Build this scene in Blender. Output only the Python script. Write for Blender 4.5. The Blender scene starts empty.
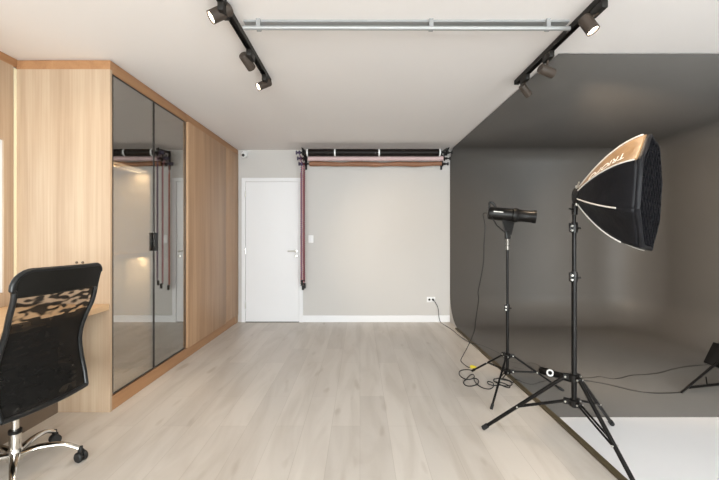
import bpy, bmesh, math, random
from mathutils import Vector, Matrix
random.seed(4)
PI = math.pi
C = bpy.context.scene.collection
F = 380.0; CZ = 1.28; VX, VY = 360.0, 236.0
H = 2.56; D = 5.656; XL = -2.50; XR = 4.15; YB = -3.3
def P(px, py, d):
    return Vector(((px-VX)*d/F, d, CZ+(VY-py)*d/F))
def G(px, py, z=0.0):
    d = (CZ-z)*F/(py-VY)
    return Vector(((px-VX)*d/F, d, z))

# ---------------------------------------------------------------- materials
def S(*c):
    def f(v):
        v /= 255.0
        return v/12.92 if v <= 0.04045 else ((v+0.055)/1.055)**2.4
    return tuple(f(x) for x in c)+(1.0,)
def mat(name, col, rough=0.5, metal=0.0, spec=0.5, emis=None, estr=0.0, noise=0.0, nscale=8.0, bump=0.0, bscale=60.0, coat=0.0, sheen=0.0):
    m = bpy.data.materials.new(name); m.use_nodes = True
    nt = m.node_tree; b = nt.nodes['Principled BSDF']
    b.inputs['Base Color'].default_value = col
    b.inputs['Roughness'].default_value = rough
    b.inputs['Metallic'].default_value = metal
    b.inputs['Specular IOR Level'].default_value = spec
    b.inputs['Coat Weight'].default_value = coat
    b.inputs['Sheen Weight'].default_value = sheen
    if emis:
        b.inputs['Emission Color'].default_value = emis; b.inputs['Emission Strength'].default_value = estr
    tc = nt.nodes.new('ShaderNodeTexCoord')
    if noise > 0:
        n = nt.nodes.new('ShaderNodeTexNoise'); n.inputs['Scale'].default_value = nscale; n.inputs['Detail'].default_value = 4
        nt.links.new(tc.outputs['Object'], n.inputs['Vector'])
        mx = nt.nodes.new('ShaderNodeMix'); mx.data_type = 'RGBA'
        mx.inputs['A'].default_value = tuple(c*(1-noise) for c in col[:3])+(1,)
        mx.inputs['B'].default_value = tuple(min(1, c*(1+noise)) for c in col[:3])+(1,)
        nt.links.new(n.outputs['Fac'], mx.inputs['Factor']); nt.links.new(mx.outputs['Result'], b.inputs['Base Color'])
    if bump > 0:
        n2 = nt.nodes.new('ShaderNodeTexNoise'); n2.inputs['Scale'].default_value = bscale; n2.inputs['Detail'].default_value = 3
        nt.links.new(tc.outputs['Object'], n2.inputs['Vector'])
        bp = nt.nodes.new('ShaderNodeBump'); bp.inputs['Strength'].default_value = bump; bp.inputs['Distance'].default_value = 0.004
        nt.links.new(n2.outputs['Fac'], bp.inputs['Height']); nt.links.new(bp.outputs['Normal'], b.inputs['Normal'])
    return m
def wood_mat(name, c1, c2, c3, scale=(9, 9, 0.55), rough=0.45):
    m = bpy.data.materials.new(name); m.use_nodes = True
    nt = m.node_tree; b = nt.nodes['Principled BSDF']; b.inputs['Roughness'].default_value = rough
    b.inputs['Specular IOR Level'].default_value = 0.35
    tc = nt.nodes.new('ShaderNodeTexCoord'); mp = nt.nodes.new('ShaderNodeMapping'); mp.inputs['Scale'].default_value = scale
    nt.links.new(tc.outputs['Object'], mp.inputs['Vector'])
    n = nt.nodes.new('ShaderNodeTexNoise'); n.inputs['Scale'].default_value = 1.0; n.inputs['Detail'].default_value = 3; n.inputs['Distortion'].default_value = 0.6
    nt.links.new(mp.outputs['Vector'], n.inputs['Vector'])
    mp2 = nt.nodes.new('ShaderNodeMapping'); mp2.inputs['Scale'].default_value = tuple(s*(14 if s > 2 else 3) for s in scale)
    nt.links.new(tc.outputs['Object'], mp2.inputs['Vector'])
    n2 = nt.nodes.new('ShaderNodeTexNoise'); n2.inputs['Scale'].default_value = 1.0; n2.inputs['Detail'].default_value = 2
    nt.links.new(mp2.outputs['Vector'], n2.inputs['Vector'])
    mth = nt.nodes.new('ShaderNodeMath'); mth.operation = 'MULTIPLY_ADD'; mth.inputs[1].default_value = 0.45
    sub = nt.nodes.new('ShaderNodeMath'); sub.operation = 'MULTIPLY_ADD'; sub.inputs[1].default_value = 0.9; sub.inputs[2].default_value = -0.17
    nt.links.new(n.outputs['Fac'], sub.inputs[0]); nt.links.new(n2.outputs['Fac'], mth.inputs[0]); nt.links.new(sub.outputs[0], mth.inputs[2])
    r = nt.nodes.new('ShaderNodeValToRGB'); e = r.color_ramp.elements
    e[0].position = 0.28; e[0].color = c1; e[1].position = 0.72; e[1].color = c3
    k = e.new(0.5); k.color = c2
    nt.links.new(mth.outputs[0], r.inputs['Fac']); nt.links.new(r.outputs['Color'], b.inputs['Base Color'])
    return m
def floor_mat():
    m = bpy.data.materials.new('laminate_planks'); m.use_nodes = True
    nt = m.node_tree; b = nt.nodes['Principled BSDF']; b.inputs['Roughness'].default_value = 0.36
    b.inputs['Specular IOR Level'].default_value = 0.4
    tc = nt.nodes.new('ShaderNodeTexCoord')
    mp = nt.nodes.new('ShaderNodeMapping'); mp.inputs['Rotation'].default_value = (0, 0, PI/2)
    nt.links.new(tc.outputs['Object'], mp.inputs['Vector'])
    br = nt.nodes.new('ShaderNodeTexBrick'); br.offset = 0.37
    br.inputs['Scale'].default_value = 1.0; br.inputs['Brick Width'].default_value = 1.28; br.inputs['Row Height'].default_value = 0.19
    br.inputs['Mortar Size'].default_value = 0.0012; br.inputs['Mortar Smooth'].default_value = 0.1; br.inputs['Bias'].default_value = 0.0
    br.inputs['Color1'].default_value = S(203, 195, 186); br.inputs['Color2'].default_value = S(213, 205, 196); br.inputs['Mortar'].default_value = S(188, 179, 168)
    nt.links.new(mp.outputs['Vector'], br.inputs['Vector'])
    mp2 = nt.nodes.new('ShaderNodeMapping'); mp2.inputs['Scale'].default_value = (7.5, 1.1, 1)
    nt.links.new(tc.outputs['Object'], mp2.inputs['Vector'])
    n = nt.nodes.new('ShaderNodeTexNoise'); n.inputs['Scale'].default_value = 1.0; n.inputs['Detail'].default_value = 5; n.inputs['Distortion'].default_value = 0.8
    nt.links.new(mp2.outputs['Vector'], n.inputs['Vector'])
    r = nt.nodes.new('ShaderNodeValToRGB'); e = r.color_ramp.elements
    e[0].position = 0.30; e[0].color = (0.70, 0.665, 0.62, 1); e[1].position = 0.58; e[1].color = (1, 1, 1, 1)
    nt.links.new(n.outputs['Fac'], r.inputs['Fac'])
    mx = nt.nodes.new('ShaderNodeMix'); mx.data_type = 'RGBA'; mx.blend_type = 'MULTIPLY'; mx.inputs['Factor'].default_value = 0.48
    nt.links.new(br.outputs['Color'], mx.inputs['A']); nt.links.new(r.outputs['Color'], mx.inputs['B'])
    # scattered knots
    mp3 = nt.nodes.new('ShaderNodeMapping'); mp3.inputs['Scale'].default_value = (9, 2.6, 1)
    nt.links.new(tc.outputs['Object'], mp3.inputs['Vector'])
    n3 = nt.nodes.new('ShaderNodeTexNoise'); n3.inputs['Scale'].default_value = 1.0; n3.inputs['Detail'].default_value = 1
    nt.links.new(mp3.outputs['Vector'], n3.inputs['Vector'])
    r3 = nt.nodes.new('ShaderNodeValToRGB'); e = r3.color_ramp.elements
    e[0].position = 0.22; e[0].color = (0.80, 0.77, 0.73, 1); e[1].position = 0.33; e[1].color = (1, 1, 1, 1)
    nt.links.new(n3.outputs['Fac'], r3.inputs['Fac'])
    mx2 = nt.nodes.new('ShaderNodeMix'); mx2.data_type = 'RGBA'; mx2.blend_type = 'MULTIPLY'; mx2.inputs['Factor'].default_value = 1.0
    nt.links.new(mx.outputs['Result'], mx2.inputs['A']); nt.links.new(r3.outputs['Color'], mx2.inputs['B'])
    nt.links.new(mx2.outputs['Result'], b.inputs['Base Color'])
    return m
def smoked_glass():
    m = bpy.data.materials.new('smoked_mirror_glass'); m.use_nodes = True
    nt = m.node_tree; nt.nodes.remove(nt.nodes['Principled BSDF']); out = nt.nodes['Material Output']
    t = nt.nodes.new('ShaderNodeBsdfTransparent'); t.inputs['Color'].default_value = (0.66, 0.65, 0.62, 1)
    g = nt.nodes.new('ShaderNodeBsdfGlossy'); g.inputs['Roughness'].default_value = 0.015; g.inputs['Color'].default_value = (0.74, 0.73, 0.70, 1)
    mx = nt.nodes.new('ShaderNodeMixShader'); mx.inputs['Fac'].default_value = 0.56
    nt.links.new(t.outputs[0], mx.inputs[1]); nt.links.new(g.outputs[0], mx.inputs[2]); nt.links.new(mx.outputs[0], out.inputs['Surface'])
    return m
def clear_glass():
    m = bpy.data.materials.new('window_glass'); m.use_nodes = True
    nt = m.node_tree; nt.nodes.remove(nt.nodes['Principled BSDF']); out = nt.nodes['Material Output']
    t = nt.nodes.new('ShaderNodeBsdfTransparent'); t.inputs['Color'].default_value = (0.95, 0.97, 0.96, 1)
    g = nt.nodes.new('ShaderNodeBsdfGlossy'); g.inputs['Roughness'].default_value = 0.02
    mx = nt.nodes.new('ShaderNodeMixShader'); mx.inputs['Fac'].default_value = 0.06
    nt.links.new(t.outputs[0], mx.inputs[1]); nt.links.new(g.outputs[0], mx.inputs[2]); nt.links.new(mx.outputs[0], out.inputs['Surface'])
    return m
def mesh_fabric(name, lo, hi):
    """black netting: wavy see-through gaps in the fabric"""
    m = bpy.data.materials.new(name); m.use_nodes = True
    nt = m.node_tree; b = nt.nodes['Principled BSDF']; out = nt.nodes['Material Output']
    b.inputs['Base Color'].default_value = S(16, 15, 14); b.inputs['Roughness'].default_value = 0.8; b.inputs['Specular IOR Level'].default_value = 0.15
    t = nt.nodes.new('ShaderNodeBsdfTransparent')
    tc = nt.nodes.new('ShaderNodeTexCoord'); mp = nt.nodes.new('ShaderNodeMapping')
    mp.inputs['Rotation'].default_value = (0, 0.35, 0); mp.inputs['Scale'].default_value = (19, 0.0, 46)
    nt.links.new(tc.outputs['Object'], mp.inputs['Vector'])
    v = nt.nodes.new('ShaderNodeTexNoise'); v.inputs['Scale'].default_value = 1.0; v.inputs['Detail'].default_value = 0; v.inputs['Distortion'].default_value = 0.4
    nt.links.new(mp.outputs['Vector'], v.inputs['Vector'])
    mr = nt.nodes.new('ShaderNodeMapRange'); mr.interpolation_type = 'SMOOTHSTEP'
    mr.inputs['From Min'].default_value = 0.42; mr.inputs['From Max'].default_value = 0.60
    mr.inputs['To Min'].default_value = lo; mr.inputs['To Max'].default_value = hi
    nt.links.new(v.outputs['Fac'], mr.inputs['Value'])
    mx = nt.nodes.new('ShaderNodeMixShader')
    nt.links.new(mr.outputs['Result'], mx.inputs['Fac']); nt.links.new(b.outputs[0], mx.inputs[1]); nt.links.new(t.outputs[0], mx.inputs[2])
    nt.links.new(mx.outputs[0], out.inputs['Surface'])
    return m

M = {}
M['wall'] = mat('wall_paint', S(196, 193, 190), 0.75, spec=0.2, noise=0.015, nscale=2)
M['ceil'] = mat('ceiling_paint', S(232, 228, 226), 0.85, spec=0.1, noise=0.01, nscale=2)
M['white'] = mat('white_lacquer', S(226, 226, 228), 0.4)
M['plastic_white'] = mat('white_plastic', S(228, 228, 228), 0.35)
M['floor'] = floor_mat()
M['grey'] = mat('grey_cove_paint', S(88, 85, 82), 0.48, spec=0.26, noise=0.04, nscale=3)
M['white_floor'] = mat('white_cove_floor', S(226, 225, 226), 0.5, noise=0.01)
M['wood'] = wood_mat('light_oak', S(158, 124, 94), S(172, 137, 106), S(184, 150, 118))
M['wood_side'] = wood_mat('light_oak_end', S(166, 142, 118), S(178, 155, 131), S(188, 167, 143))
M['wood_h'] = wood_mat('oak_horizontal', S(146, 106, 74), S(162, 120, 84), S(174, 132, 94), scale=(9, 0.6, 9))
M['desk'] = wood_mat('oak_desk', S(200, 164, 124), S(214, 180, 140), S(222, 190, 152), scale=(9, 0.5, 9))
M['dark_panel'] = mat('dark_taupe_panel', S(110, 96, 82), 0.6, noise=0.05)
M['glass'] = smoked_glass(); M['clear'] = clear_glass()
M['black'] = mat('black_plastic', S(17, 15, 14), 0.38, spec=0.28, noise=0.1)
M['black_metal'] = mat('black_anodised_metal', S(14, 12, 11), 0.4, spec=0.22)
M['dark_gap'] = mat('dark_door_edge', S(38, 32, 28), 0.4)
M['track'] = mat('black_track_paint', S(30, 27, 24), 0.5, spec=0.3)
M['head'] = mat('dark_bronze_lamp_paint', S(64, 55, 48), 0.5, spec=0.3)
M['lens'] = mat('lit_lamp_lens', S(255, 244, 225), 0.3, emis=(1, 0.86, 0.66, 1), estr=9)
M['lens_dim'] = mat('lamp_lens_away', S(255, 244, 225), 0.3, emis=(1, 0.86, 0.66, 1), estr=9)
M['galv'] = mat('galvanised_steel', S(150, 151, 151), 0.4, metal=0.3)
M['chrome'] = mat('chrome', S(225, 222, 216), 0.14, metal=1.0)
M['silver'] = mat('brushed_silver', S(200, 198, 192), 0.3, metal=0.8)
M['steel'] = mat('worn_steel', S(128, 124, 118), 0.3, metal=0.6, noise=0.5, nscale=90)
M['rubber'] = mat('black_rubber', S(22, 22, 22), 0.6)
M['cable'] = mat('black_cable', S(26, 24, 23), 0.5)
M['fabric'] = mat('black_nylon', S(15, 15, 19), 0.5, spec=0.22, noise=0.1, nscale=9, bump=1.0, bscale=16)
M['tan'] = mat('nylon_painted_sheen', S(140, 112, 80), 0.36, noise=0.28, nscale=14, bump=1.0, bscale=18)  # warm spotlight sheen on black nylon, put into the base colour
M['piping'] = mat('grey_piping', S(200, 196, 190), 0.5)
M['print'] = mat('white_print', S(245, 242, 236), 0.5)
M['diffuser'] = mat('white_diffuser_cloth', S(215, 213, 208), 0.8)
M['roll_black'] = mat('black_vinyl_roll', S(18, 10, 8), 0.5, spec=0.2)
M['roll_pink'] = mat('pink_paper_roll', S(205, 178, 178), 0.7, noise=0.05)
M['roll_brown'] = mat('brown_paper_roll', S(140, 98, 72), 0.6, noise=0.2, nscale=5)
M['purple'] = mat('dark_violet_plastic', S(62, 52, 78), 0.4)
M['chain_pink'] = mat('pink_bead_chain', S(196, 122, 130), 0.5)
M['chain_dark'] = mat('dark_red_bead_chain', S(110, 30, 48), 0.5)
M['chain_grey'] = mat('grey_bead_chain', S(96, 84, 112), 0.5)
M['chain_orange'] = mat('orange_bead_chain', S(176, 96, 58), 0.5)
M['olive'] = mat('olive_brown_trim', S(84, 73, 52), 0.5, metal=0.1)
M['yellow'] = mat('yellow_plastic', S(226, 205, 60), 0.5)
M['leather'] = mat('black_leatherette', S(20, 19, 17), 0.5, spec=0.22, bump=0.2, bscale=120)
M['frame_black'] = mat('black_chair_frame', S(26, 27, 28), 0.3, spec=0.35)
M['netting'] = mesh_fabric('black_netting', 0.015, 0.05)
M['netting_open'] = mesh_fabric('black_netting_open_weave', 0.04, 0.60)
M['led'] = mat('warm_led_strip', S(255, 230, 190), 0.4, emis=(1, 0.84, 0.62, 1), estr=2.2)
M['interior'] = mat('wardrobe_lining', S(206, 192, 172), 0.6)
M['shade'] = mat('cream_reveal_strip', S(240, 232, 200), 0.6)
M['lens_black'] = mat('camera_lens', S(14, 14, 16), 0.12)

# ---------------------------------------------------------------- mesh helpers
def obj(name, bm, m, parent=None, smooth=True, loc=None):
    me = bpy.data.meshes.new(name); bmesh.ops.recalc_face_normals(bm, faces=bm.faces[:])
    bm.to_mesh(me); bm.free()
    o = bpy.data.objects.new(name, me); C.objects.link(o)
    for x in (m if isinstance(m, (list, tuple)) else [m]): me.materials.append(x)
    if smooth:
        for p in me.polygons: p.use_smooth = True
        try: me.set_sharp_from_angle(angle=math.radians(38))
        except Exception: pass
    if parent: o.parent = parent
    if loc is not None: o.location = loc
    return o
def B(): return bmesh.new()
def box(bm, x0, x1, y0, y1, z0, z1, bev=0.0, mi=0, mx=None):
    r = bmesh.ops.create_cube(bm, size=1.0); vs = r['verts']
    for v in vs:
        v.co = Vector(((x0+x1)/2+v.co.x*(x1-x0), (y0+y1)/2+v.co.y*(y1-y0), (z0+z1)/2+v.co.z*(z1-z0)))
    if mx is not None:
        for v in vs: v.co = mx @ v.co
    fs = set(f for v in vs for f in v.link_faces)
    for f in fs: f.material_index = mi
    if bev > 0:
        es = list(set(e for v in vs for e in v.link_edges))
        bmesh.ops.bevel(bm, geom=es, offset=bev, segments=2, affect='EDGES', profile=0.5)
def ring_frames(pts):
    fr = []; n = len(pts); up = None
    for i, p in enumerate(pts):
        a = pts[max(0, i-1)]; b = pts[min(n-1, i+1)]
        t = (b-a).normalized()
        if up is None:
            up = Vector((0, 0, 1)) if abs(t.z) < 0.9 else Vector((1, 0, 0))
        s = t.cross(up)
        if s.length < 1e-5: s = t.orthogonal()
        s.normalize(); up = s.cross(t).normalized()
        fr.append((s, up))
    return fr
def tube(bm, pts, r, seg=10, caps=True, mi=0, flat=1.0):
    pts = [Vector(p) for p in pts]; rs = r if isinstance(r, (list, tuple)) else [r]*len(pts)
    fr = ring_frames(pts); rings = []
    for p, rr, (s, u) in zip(pts, rs, fr):
        rings.append([bm.verts.new(p + s*math.cos(2*PI*k/seg)*rr + u*math.sin(2*PI*k/seg)*rr*flat) for k in range(seg)])
    for a, b in zip(rings, rings[1:]):
        for k in range(seg):
            f = bm.faces.new((a[k], a[(k+1) % seg], b[(k+1) % seg], b[k])); f.material_index = mi
    if caps:
        f = bm.faces.new(rings[0][::-1]); f.material_index = mi
        f = bm.faces.new(rings[-1]); f.material_index = mi
def lathe(bm, prof, p0, axis, seg=24, mi=0):
    """prof: list of (distance along axis, radius)"""
    p0 = Vector(p0); ax = Vector(axis).normalized()
    s = ax.orthogonal().normalized(); u = ax.cross(s)
    rings = []
    for t, r in prof:
        c = p0+ax*t
        if r < 1e-5: rings.append([bm.verts.new(c)])
        else: rings.append([bm.verts.new(c+(s*math.cos(2*PI*k/seg)+u*math.sin(2*PI*k/seg))*r) for k in range(seg)])
    for a, b in zip(rings, rings[1:]):
        for k in range(seg):
            k2 = (k+1) % seg
            if len(a) == 1 and len(b) == 1: continue
            if len(a) == 1: f = bm.faces.new((a[0], b[k2], b[k]))
            elif len(b) == 1: f = bm.faces.new((a[k], a[k2], b[0]))
            else: f = bm.faces.new((a[k], a[k2], b[k2], b[k]))
            f.material_index = mi
    if len(rings[0]) > 1: bm.faces.new(rings[0][::-1]).material_index = mi
    if len(rings[-1]) > 1: bm.faces.new(rings[-1]).material_index = mi
def prism(bm, poly, vec, mi=0):
    a = [bm.verts.new(Vector(p)) for p in poly]; b = [bm.verts.new(Vector(p)+Vector(vec)) for p in poly]
    n = len(a)
    bm.faces.new(a[::-1]).material_index = mi; bm.faces.new(b).material_index = mi
    for i in range(n): bm.faces.new((a[i], a[(i+1) % n], b[(i+1) % n], b[i])).material_index = mi
def sphere(bm, c, r, seg=12, sc=(1, 1, 1), mi=0):
    res = bmesh.ops.create_uvsphere(bm, u_segments=seg, v_segments=max(6, seg//2), radius=r)
    for v in res['verts']:
        v.co = Vector((v.co.x*sc[0], v.co.y*sc[1], v.co.z*sc[2]))+Vector(c)
        for f in v.link_faces: f.material_index = mi
def crom(pts, n=8):
    pts = [Vector(p) for p in pts]; q = [pts[0]*2-pts[1]]+pts+[pts[-1]*2-pts[-2]]; out = []
    for i in range(1, len(q)-2):
        a, b, c, d = q[i-1:i+3]
        for k in range(n):
            t = k/n
            out.append(0.5*((2*b)+(c-a)*t+(2*a-5*b+4*c-d)*t*t+(3*b-a-3*c+d)*t**3))
    out.append(pts[-1]); return out
def tag(o, label, cat, group=None):
    o['label'] = label; o['category'] = cat
    if group: o['group'] = group
    return o
def thing(name, label, cat, loc=(0, 0, 0), group=None, rotz=0.0):
    o = bpy.data.objects.new(name, None); C.objects.link(o); o.empty_display_size = 0.1
    o.location = loc; o.rotation_euler = (0, 0, rotz)
    return tag(o, label, cat, group)
def part(name, bm, m, t, label=None, smooth=True):
    """mesh given in world coordinates, parented to the thing whose origin is t.location"""
    o = obj(name, bm, m, None, smooth)
    root = t
    off = Vector((0, 0, 0))
    while root is not None:
        off += root.location; root = root.parent
    o.data.transform(Matrix.Translation(-off))
    o.parent = t
    if label: o['label'] = label
    return o
def origin(o, p):
    p = Vector(p); o.data.transform(Matrix.Translation(-p)); o.location = p; return o
def struct(name, bm, m, smooth=False, parent=None):
    o = obj(name, bm, m, parent, smooth); o['kind'] = 'structure'; return o

# ---------------------------------------------------------------- room shell
XE = 1.388; XEB = 1.337                     # left edge of the cove: at its front, at the back wall
def xe(y): return XE if y < 2.658 else XE+(XEB-XE)*(y-2.658)/(D-2.658)
b = B(); box(b, XL-0.3, XR+0.2, YB-0.2, D+0.2, -0.12, 0.0); struct('floor', b, M['floor'])
b = B(); box(b, XE, XR, YB, 2.658, 0.0, 0.012); struct('floor_white', b, M['white_floor'])
b = B(); box(b, XL-0.3, XR+0.2, YB-0.2, D+0.2, H, H+0.12); struct('ceiling', b, M['ceil'])
b = B(); box(b, XL-0.3, XR+0.2, D, D+0.15, 0, H); struct('wall_back', b, M['wall'])
b = B(); box(b, XR, XR+0.15, YB, D, 0, H); struct('wall_right', b, M['wall'])
# left wall with the desk window
WY0, WY1, WZ0, WZ1 = 0.35, 2.655, 0.885, 1.95
b = B()
box(b, XL-0.18, XL, YB, WY0, 0, H); box(b, XL-0.18, XL, WY1, D, 0, H)
box(b, XL-0.18, XL, WY0, WY1, 0, WZ0); box(b, XL-0.18, XL, WY0, WY1, WZ1, H)
struct('wall_left', b, M['wall'])
# rear wall with two big windows
b = B()
RW = [(-1.7, 0.5), (1.1, 3.3)]; RZ0, RZ1 = 0.35, 2.35
box(b, XL, XR, YB-0.18, YB, 0, RZ0); box(b, XL, XR, YB-0.18, YB, RZ1, H)
box(b, XL, RW[0][0], YB-0.18, YB, RZ0, RZ1); box(b, RW[0][1], RW[1][0], YB-0.18, YB, RZ0, RZ1); box(b, RW[1][1], XR, YB-0.18, YB, RZ0, RZ1)
struct('wall_rear', b, M['wall'])
for k, (x0, x1) in enumerate(RW):
    b = B(); w = 0.05
    box(b, x0, x0+w, YB-0.12, YB-0.05, RZ0, RZ1); box(b, x1-w, x1, YB-0.12, YB-0.05, RZ0, RZ1)
    box(b, x0+w, x1-w, YB-0.12, YB-0.05, RZ0, RZ0+w); box(b, x0+w, x1-w, YB-0.12, YB-0.05, RZ1-w, RZ1)
    box(b, (x0+x1)/2-0.025, (x0+x1)/2+0.025, YB-0.12, YB-0.05, RZ0+w, RZ1-w)
    win = struct('window_%d' % (k+1), b, M['white'])
    b = B(); box(b, x0+w, x1-w, YB-0.088, YB-0.082, RZ0+w, RZ1-w); pn = obj('window_pane', b, M['clear'], win, False)
# left window: wood frame and pane
b = B(); w = 0.05
box(b, XL-0.14, XL-0.06, WY0, WY0+w, WZ0, WZ1); box(b, XL-0.14, XL-0.06, WY1-w, WY1, WZ0, WZ1)
box(b, XL-0.14, XL-0.06, WY0+w, WY1-w, WZ0, WZ0+w); box(b, XL-0.14, XL-0.06, WY0+w, WY1-w, WZ1-w, WZ1)
win = struct('window_3', b, M['wood_side'])
b = B(); box(b, XL-0.103, XL-0.097, WY0+w, WY1-w, WZ0+w, WZ1-w); obj('window_pane', b, M['clear'], win, False)
# oak lining of the left wall around the window
b = B()
box(b, XL, XL+0.012, 0.2, WY0, 0.786, 2.50); box(b, XL, XL+0.012, WY1, 2.728, 0.786, 2.50)
box(b, XL, XL+0.012, WY0, WY1, 0.786, WZ0); box(b, XL, XL+0.012, WY0, WY1, WZ1, 2.50)
struct('trim_window_lining', b, M['wood_side'])
b = B(); box(b, XL, XL+0.012, 0.2, 2.756, 2.50, H-0.001); struct('trim_3', b, M['wood_h'])
b = B(); box(b, XL, XL+0.010, 2.734, 2.756, 0.79, 2.49); struct('trim_reveal', b, M['shade'])

# cove: one continuous grey surface (floor, back wall, right wall, ceiling)
def cove():
    bm = B()
    y0 = 2.658; rf = 0.42; rc = 0.22; R = 0.62; xw = XR-0.02; yw = D-0.01; zf = 0.012; zc = H-0.006
    prof = []                                  # (inward offset, z) from floor to ceiling
    n = 9
    for k in range(n+1):
        a = PI/2*k/n; prof.append((rf-rf*math.sin(a), zf+rf-rf*math.cos(a)))
    for k in range(n+1):
        a = PI/2*k/n; prof.append((rc-rc*math.cos(a), zc-rc+rc*math.sin(a)))
    path = [((XEB, yw), (0, -1)), ((xw-R, yw), (0, -1))]
    for k in range(1, 13):
        a = PI/2*k/12; path.append(((xw-R+R*math.sin(a), yw-R+R*math.cos(a)), (-math.sin(a), -math.cos(a))))
    path.append(((xw, y0), (-1, 0)))
    grid = [[bm.verts.new((p[0]+nr[0]*o if i else xe(yw-o), p[1]+nr[1]*o, z)) for (o, z) in prof] for i, (p, nr) in enumerate(path)]
    for a, c in zip(grid, grid[1:]):
        for k in range(len(prof)-1): bm.faces.new((a[k], a[k+1], c[k+1], c[k]))
    fl = [g[0] for g in grid]+[bm.verts.new((XE, y0, zf))]
    bm.faces.new(fl)
    ce = [g[-1] for g in grid]+[bm.verts.new((XE, y0, zc))]
    bm.faces.new(ce)
    return bm
bm = cove()
o = obj('wall_cove', bm, M['grey'], None, True); o['kind'] = 'structure'
md = o.modifiers.new('thick', 'SOLIDIFY'); md.thickness = 0.006; md.offset = -1
# grey cheek closing the lower rounded corner of the cove
b = B(); poly = [(xe(D-0.42)+0.002, D-0.42, 0.001), (XEB+0.002, D-0.001, 0.001), (XEB+0.002, D-0.001, 0.43)]
for k in range(1, 9):
    a = PI/2*k/9; yy = D-0.012-(0.42-0.42*math.cos(PI/2-a)); 
    yy = D-0.010-0.42+0.42*math.cos(a); zz = 0.010+0.42-0.42*math.sin(a); poly.append((xe(yy)+0.002, yy, zz))
prism(b, poly, (0.004, 0, 0)); struct('trim_2', b, M['wall'])
# trims
b = B(); prism(b, [(XE-0.034, YB, 0.0), (XE+0.002, YB, 0.0), (XE+0.002, 2.658, 0.0), (xe(D-0.42)+0.002, D-0.42, 0.0), (xe(D-0.42)-0.034, D-0.42, 0.0), (XE-0.034, 2.658, 0.0)], (0, 0, 0.016)); struct('trim_1', b, M['olive'])
def baseb(name, x0, x1):
    b = B(); box(b, x0, x1, D-0.014, D, 0.0, 0.10, 0.003); struct(name, b, M['white'])
baseb('baseboard_back', -0.848, XEB)
# door
DX0, DX1, DZ = -1.756, -0.848, 2.143
b = B(); cw = 0.055
box(b, DX0, DX0+cw, D-0.022, D, 0, DZ); box(b, DX1-cw, DX1, D-0.022, D, 0, DZ); box(b, DX0+cw, DX1-cw, D-0.022, D, DZ-cw, DZ)
door = struct('door_1', b, M['white'])
b = B(); box(b, DX0+cw+0.004, DX1-cw-0.004, D-0.014, D-0.002, 0.008, DZ-cw-0.004, 0.002); leaf = obj('door_leaf', b, M['white'], door, False)
b = B()
hx, hz = (294-360)*D/F, CZ-15*D/F
lathe(b, [(0, 0.024), (0.008, 0.024), (0.010, 0.011), (0.045, 0.011)], (hx+0.03, D-0.014, hz+0.0), (0, -1, 0), 16)
tube(b, [(hx+0.035, D-0.055, hz), (hx-0.085, D-0.055, hz)], 0.010, 10)
lathe(b, [(0, 0.024), (0.008, 0.024), (0.010, 0.012), (0.014, 0.012)], (hx+0.03, D-0.014, hz-0.075), (0, -1, 0), 16)
obj('door_handle', b, M['silver'], door)
for z in (0.25, hz, 1.9):
    b = B(); tube(b, [(DX0+cw+0.002, D-0.022, z-0.045), (DX0+cw+0.002, D-0.022, z+0.045)], 0.008, 8); obj('hinge', b, M['silver'], door)
b = B(); box(b, DX0+cw, DX1-cw, D-0.02, D-0.006, 0.0, 0.009); obj('door_sweep', b, M['dark_gap'], door, False)

# ---------------------------------------------------------------- light switch, socket, camera
def plate(name, px, py, w, h, label, cat):
    c = P(px, py, D); t = thing(name, label, cat, (c.x, D, c.z))
    b = B(); box(b, c.x-w/2, c.x+w/2, D-0.009, D, c.z-h/2, c.z+h/2, 0.003); part('cover_plate', b, M['plastic_white'], t)
    return t, c
t, c = plate('light_switch', 311, 239, 0.075, 0.115, 'small white light switch on the wall right of the white door', 'switch')
b = B(); box(b, c.x-0.017, c.x+0.017, D-0.014, D-0.008, c.z-0.033, c.z+0.033, 0.002); part('rocker', b, M['white'], t)
t, c = plate('power_socket', 431, 299.5, 0.125, 0.08, 'white double power socket low on the back wall with a black cord plugged in', 'socket')
for s in (-1, 1):
    b = B(); lathe(b, [(0, 0.017), (0.003, 0.017), (0.003, 0.0)], (c.x+s*0.026, D-0.009, c.z), (0, -1, 0), 14); part('outlet', b, M['black'], t, 'black round outlet')
sock = Vector((c.x+0.026, D-0.012, c.z))

cam_c = P(244, 155.0, 5.56)
t = thing('security_camera', 'small white dome security camera high in the corner above the white door', 'camera', (cam_c.x, D, cam_c.z))
b = B(); box(b, cam_c.x-0.035, cam_c.x+0.03, D-0.03, D, cam_c.z-0.01, cam_c.z+0.07, 0.006)
tube(b, [(cam_c.x, D-0.02, cam_c.z+0.045), (cam_c.x, cam_c.y, cam_c.z+0.045)], 0.018, 12); part('bracket', b, M['plastic_white'], t)
b = B(); sphere(b, cam_c, 0.043, 20, (1, 1, 1.05)); part('housing', b, M['plastic_white'], t)
b = B(); lathe(b, [(0, 0.022), (0.012, 0.020), (0.016, 0.0)], cam_c+Vector((0, -0.034, -0.010)), (0.05, -1, -0.2), 16); part('lens', b, M['lens_black'], t)

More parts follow.
